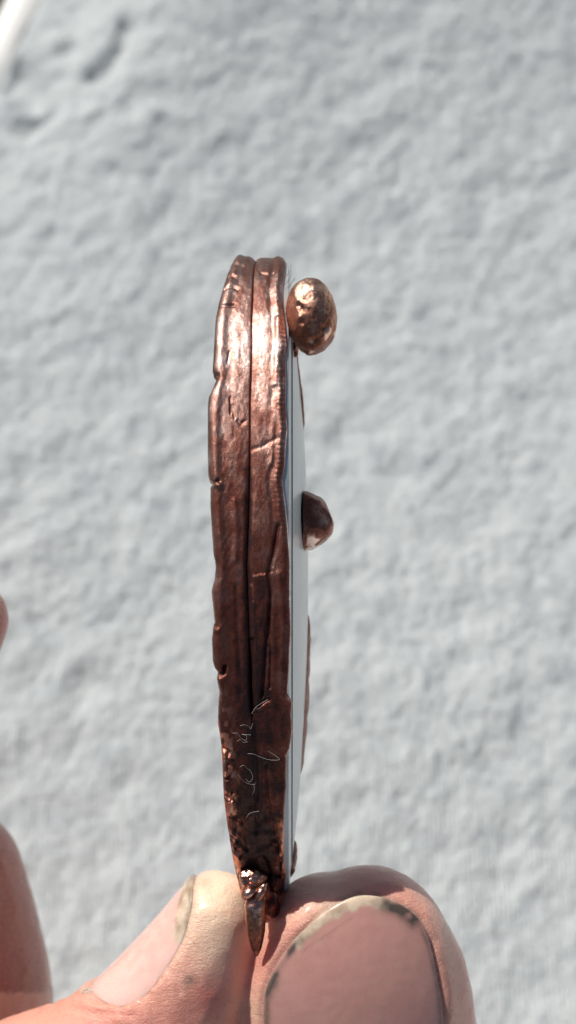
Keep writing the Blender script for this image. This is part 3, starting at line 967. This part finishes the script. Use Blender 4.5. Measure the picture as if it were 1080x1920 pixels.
# forefinger nail: seen almost in profile
zi = -15.5
OI = cpt(272, 1744, zi)
vI = np.array([0.70, 0.71, 0.0]); nI = np.array([-0.66, 0.66, 0.30]); nI /= np.linalg.norm(nI)
uI = np.cross(vI, nI)
polyI = [(-6.2, -5.5), (-6.4, 0), (-6.0, 3.9), (-4.4, 6.2), (-2, 7.2), (0.3, 7.4), (2.6, 6.9), (4.6, 5.6), (5.8, 3.2), (6.2, 0), (6.2, -3.5), (5.2, -6.2), (3, -7.5), (0, -8), (-3, -7.5)]
freeI = [(-6.2, 3.5), (-4.4, 6.2), (-2, 7.2), (0.3, 7.4), (2.6, 6.9), (4.6, 5.6), (5.7, 3.6)]
dirtI = [([(-3, 7.2), (0.3, 7.4), (2.6, 6.9), (4.6, 5.6), (5.5, 4.0)], 0.22, 0.55), ([(1.5, 7.0), (2.4, 6.8)], 0.5, 0.4)]
nail_i = make_nail(OI, uI, vI, polyI, -0.10, freeI, 1.5, dirtI, (0, -6.5, 2.5), 0.35, 15, 0.15, 0.2)
nail_i['label'] = 'forefinger nail in profile, pink with a cream free edge'

# light smoothing of the pressed skin, then wrinkles and pores
msk = ((HPY > 1500) & (HPX > -100) & (HPX < 1000)).astype(float)
HV = smooth(HV, 2, 0.4, msk)
NRM = vnormals(HV)
w1 = fbm(HV / np.array([1.6, 1.6, 1.6]), 3, 301)
HV = HV + NRM * (0.05 * w1 * msk)[:, None]
def wrinkle(pts, dp, w):
    global HV
    dd = polydist(HPX, HPY, pts)
    HV = HV + NRM * ((-dp * np.exp(-(dd / w) ** 2) + dp * 0.4 * np.exp(-((dd - 2.2 * w) / w) ** 2)) * (HV[:, 2] > -24))[:, None]
for k_ in range(9):
    x0 = 215 + 17 * k_; y0_ = 1872 - 9 * k_
    wrinkle([(x0, y0_), (x0 + 16, y0_ + 22), (x0 + 22, y0_ + 52 - k_)], 0.06 + 0.03 * math.sin(k_ * 2.3), 4.5)
wrinkle([(150, 1868), (190, 1880), (250, 1868), (300, 1835)], 0.14, 5)
wrinkle([(100, 1882), (170, 1900), (250, 1905)], 0.12, 5)
wrinkle([(505, 1742), (520, 1720), (545, 1700)], 0.08, 4); wrinkle([(515, 1760), (535, 1730), (565, 1706)], 0.08, 4)
cr = np.stack([(HV[:, 0] * 0.75 + HV[:, 1] * 0.66) / 0.9, (-HV[:, 0] * 0.66 + HV[:, 1] * 0.75) / 3.5, HV[:, 2] / 3], -1)
near_kn = np.exp(-(np.hypot(HPX - 260, HPY - 1880) / 90) ** 2)
HV = HV + NRM * (0.10 * vnoise(cr, 305) * near_kn)[:, None]
# skin pigment: flushed patches, pale pulp, shade painted into the far left finger
def blob(x, y, r): return np.exp(-(np.hypot(HPX - x, HPY - y) / r) ** 2)
RED += 0.8 * blob(395, 1865, 38) + 0.4 * blob(230, 1925, 75) + 0.5 * blob(340, 1930, 60) + 0.6 * blob(472, 1790, 40) + 0.25 * blob(80, 1930, 90)
RED += 0.55 * blob(560, 1790, 60) + 0.35 * blob(700, 1650, 90) + 0.45 * blob(880, 1850, 90) + 0.8 * sstep(110, 60, HPX) * (HPY < 1860)  # last term reddens the far left finger to paint its shade
RED = np.clip(RED, 0, 1)
PALE += 0.85 * blob(415, 1670, 75) + 0.5 * blob(400, 1770, 60) + 0.35 * blob(620, 1690, 50) + 0.25 * blob(470, 1890, 30)
PALE = np.clip(PALE, 0, 1)
DIRT_SHADE += 0.8 * blob(357, 1838, 10) + 0.35 * blob(345, 1850, 10) + 0.4 * blob(385, 1655, 12) + 0.3 * blob(425, 1668, 6) + 0.45 * sstep(125, 70, HPX) * (HPY < 1862)  # dirt specks; last term is shade painted on the far left finger
hand = mesh_obj('hand', HV, HF, M_skin, handroot, attrs={'red': RED, 'pale': PALE, 'dirt': np.clip(DIRT_SHADE, 0, 1)})  # 'dirt' also carries the shade painted on the far left finger

HB = BVHTree.FromPolygons(HV.tolist(), HF)
def on_hand(px, py):
    o = np.array([0, 0, D]); d = cpt(px, py, 0) - o; d /= np.linalg.norm(d)
    h = HB.ray_cast(Vector(o), Vector(d))
    return np.array(h[0]) if h[0] is not None else None
# dry skin scraps by the cuticle of the forefinger
rng = np.random.default_rng(4)
Vv, Ff, off = [], [], 0
iv, fi = ico(2)
for i in range(60):
    px = rng.uniform(150, 212); py = 1862 - (px - 150) * 0.22 + rng.normal(0, 3.5)
    h = on_hand(px, py)
    if h is None: continue
    sz = rng.uniform(0.05, 0.2, 3)
    P = iv * sz; P = P + iv * (0.05 * vnoise(P * 6 + i, i))[:, None]
    Vv.append(P + h); Ff.append(fi + off); off += len(iv)
if Vv:
    o = mesh_obj('skin_scraps', np.vstack(Vv), np.vstack(Ff), M_flake, handroot); o['kind'] = 'stuff'

# ------------------------------------------------------------------ lint on the pendant
def rim_pt(px, py, lift=0.35):
    z = front_z(py)
    return cpt(px, py, z + lift)
def fibre(pts, r, mat, label, group, lift=0.35):
    ctr = rim_pt(*pts[0], lift)
    P = catmull([rim_pt(x, y, lift + 0.12 * math.sin(i * 1.9)) for i, (x, y) in enumerate(pts)], 8)
    V, F = tube(P, r, 6)
    o = mesh_obj('lint_fibre', V - ctr, F, mat)
    o.matrix_world = FRAME @ Matrix.Translation(Vector(ctr * MM))
    tag(o, label, 'lint', group)
    return o
G1 = 'white lint fibres on the dark lower rim'
fibre([(464, 1413), (475, 1414), (490, 1420), (508, 1425), (524, 1424), (515, 1416), (502, 1408)], 0.010, M_fibre, 'longest white lint fibre, hooked at its right end, lying across the rim', G1, 0.4)
fibre([(450, 1361), (458, 1359), (466, 1362), (470, 1366), (474, 1356)], 0.010, M_fibre, 'short arched white fibre, topmost of the cluster on the left band', G1)
fibre([(436, 1375), (445, 1375), (452, 1384), (461, 1388), (462, 1379), (454, 1377), (470, 1378)], 0.010, M_fibre, 'looped white fibre just above the long hooked one', G1)
fibre([(444, 1390), (450, 1387), (456, 1392), (466, 1390)], 0.009, M_fibre, 'small wavy white fibre directly under the looped one', G1)
fibre([(450, 1438), (457, 1435), (464, 1441), (470, 1446), (474, 1458), (468, 1466), (460, 1460)], 0.009, M_fibre, 'open curl of white lint below the long hooked fibre', G1)
fibre([(446, 1452), (452, 1460), (462, 1468), (476, 1471), (480, 1467)], 0.009, M_fibre, 'thin white fibre sagging under the open curl', G1)
fibre([(476, 1470), (477, 1480), (474, 1489)], 0.009, M_fibre, 'tiny hooked white fibre hanging at the foot of the curl', G1)
fibre([(462, 1533), (466, 1527), (474, 1523), (486, 1521)], 0.010, M_fibre, 'lone curved white fibre low on the rim, above the bail', G1)
fibre([(472, 1338), (478, 1328), (488, 1320), (503, 1311)], 0.012, M_fibre, 'slanting pale thread along the end of the dark seam', G1, 0.25)
G2 = 'dark hairs beside the bead at the top'
for i, (pts, lb) in enumerate([([(529, 522), (538, 516), (545, 505), (545, 494)], 'dark hair curving up from the top right corner of the rim'),
                   ([(531, 535), (541, 527), (545, 516), (546, 508)], 'lower dark hair bending up beside the top right corner'),
                   ([(540, 540), (547, 530), (553, 522)], 'short straight dark hair nearest the bead')]):
    fibre(pts, 0.025, M_hair, lb, G2, 0.0)
sc.cycles.use_denoising = True
sc.cycles.max_bounces = 8
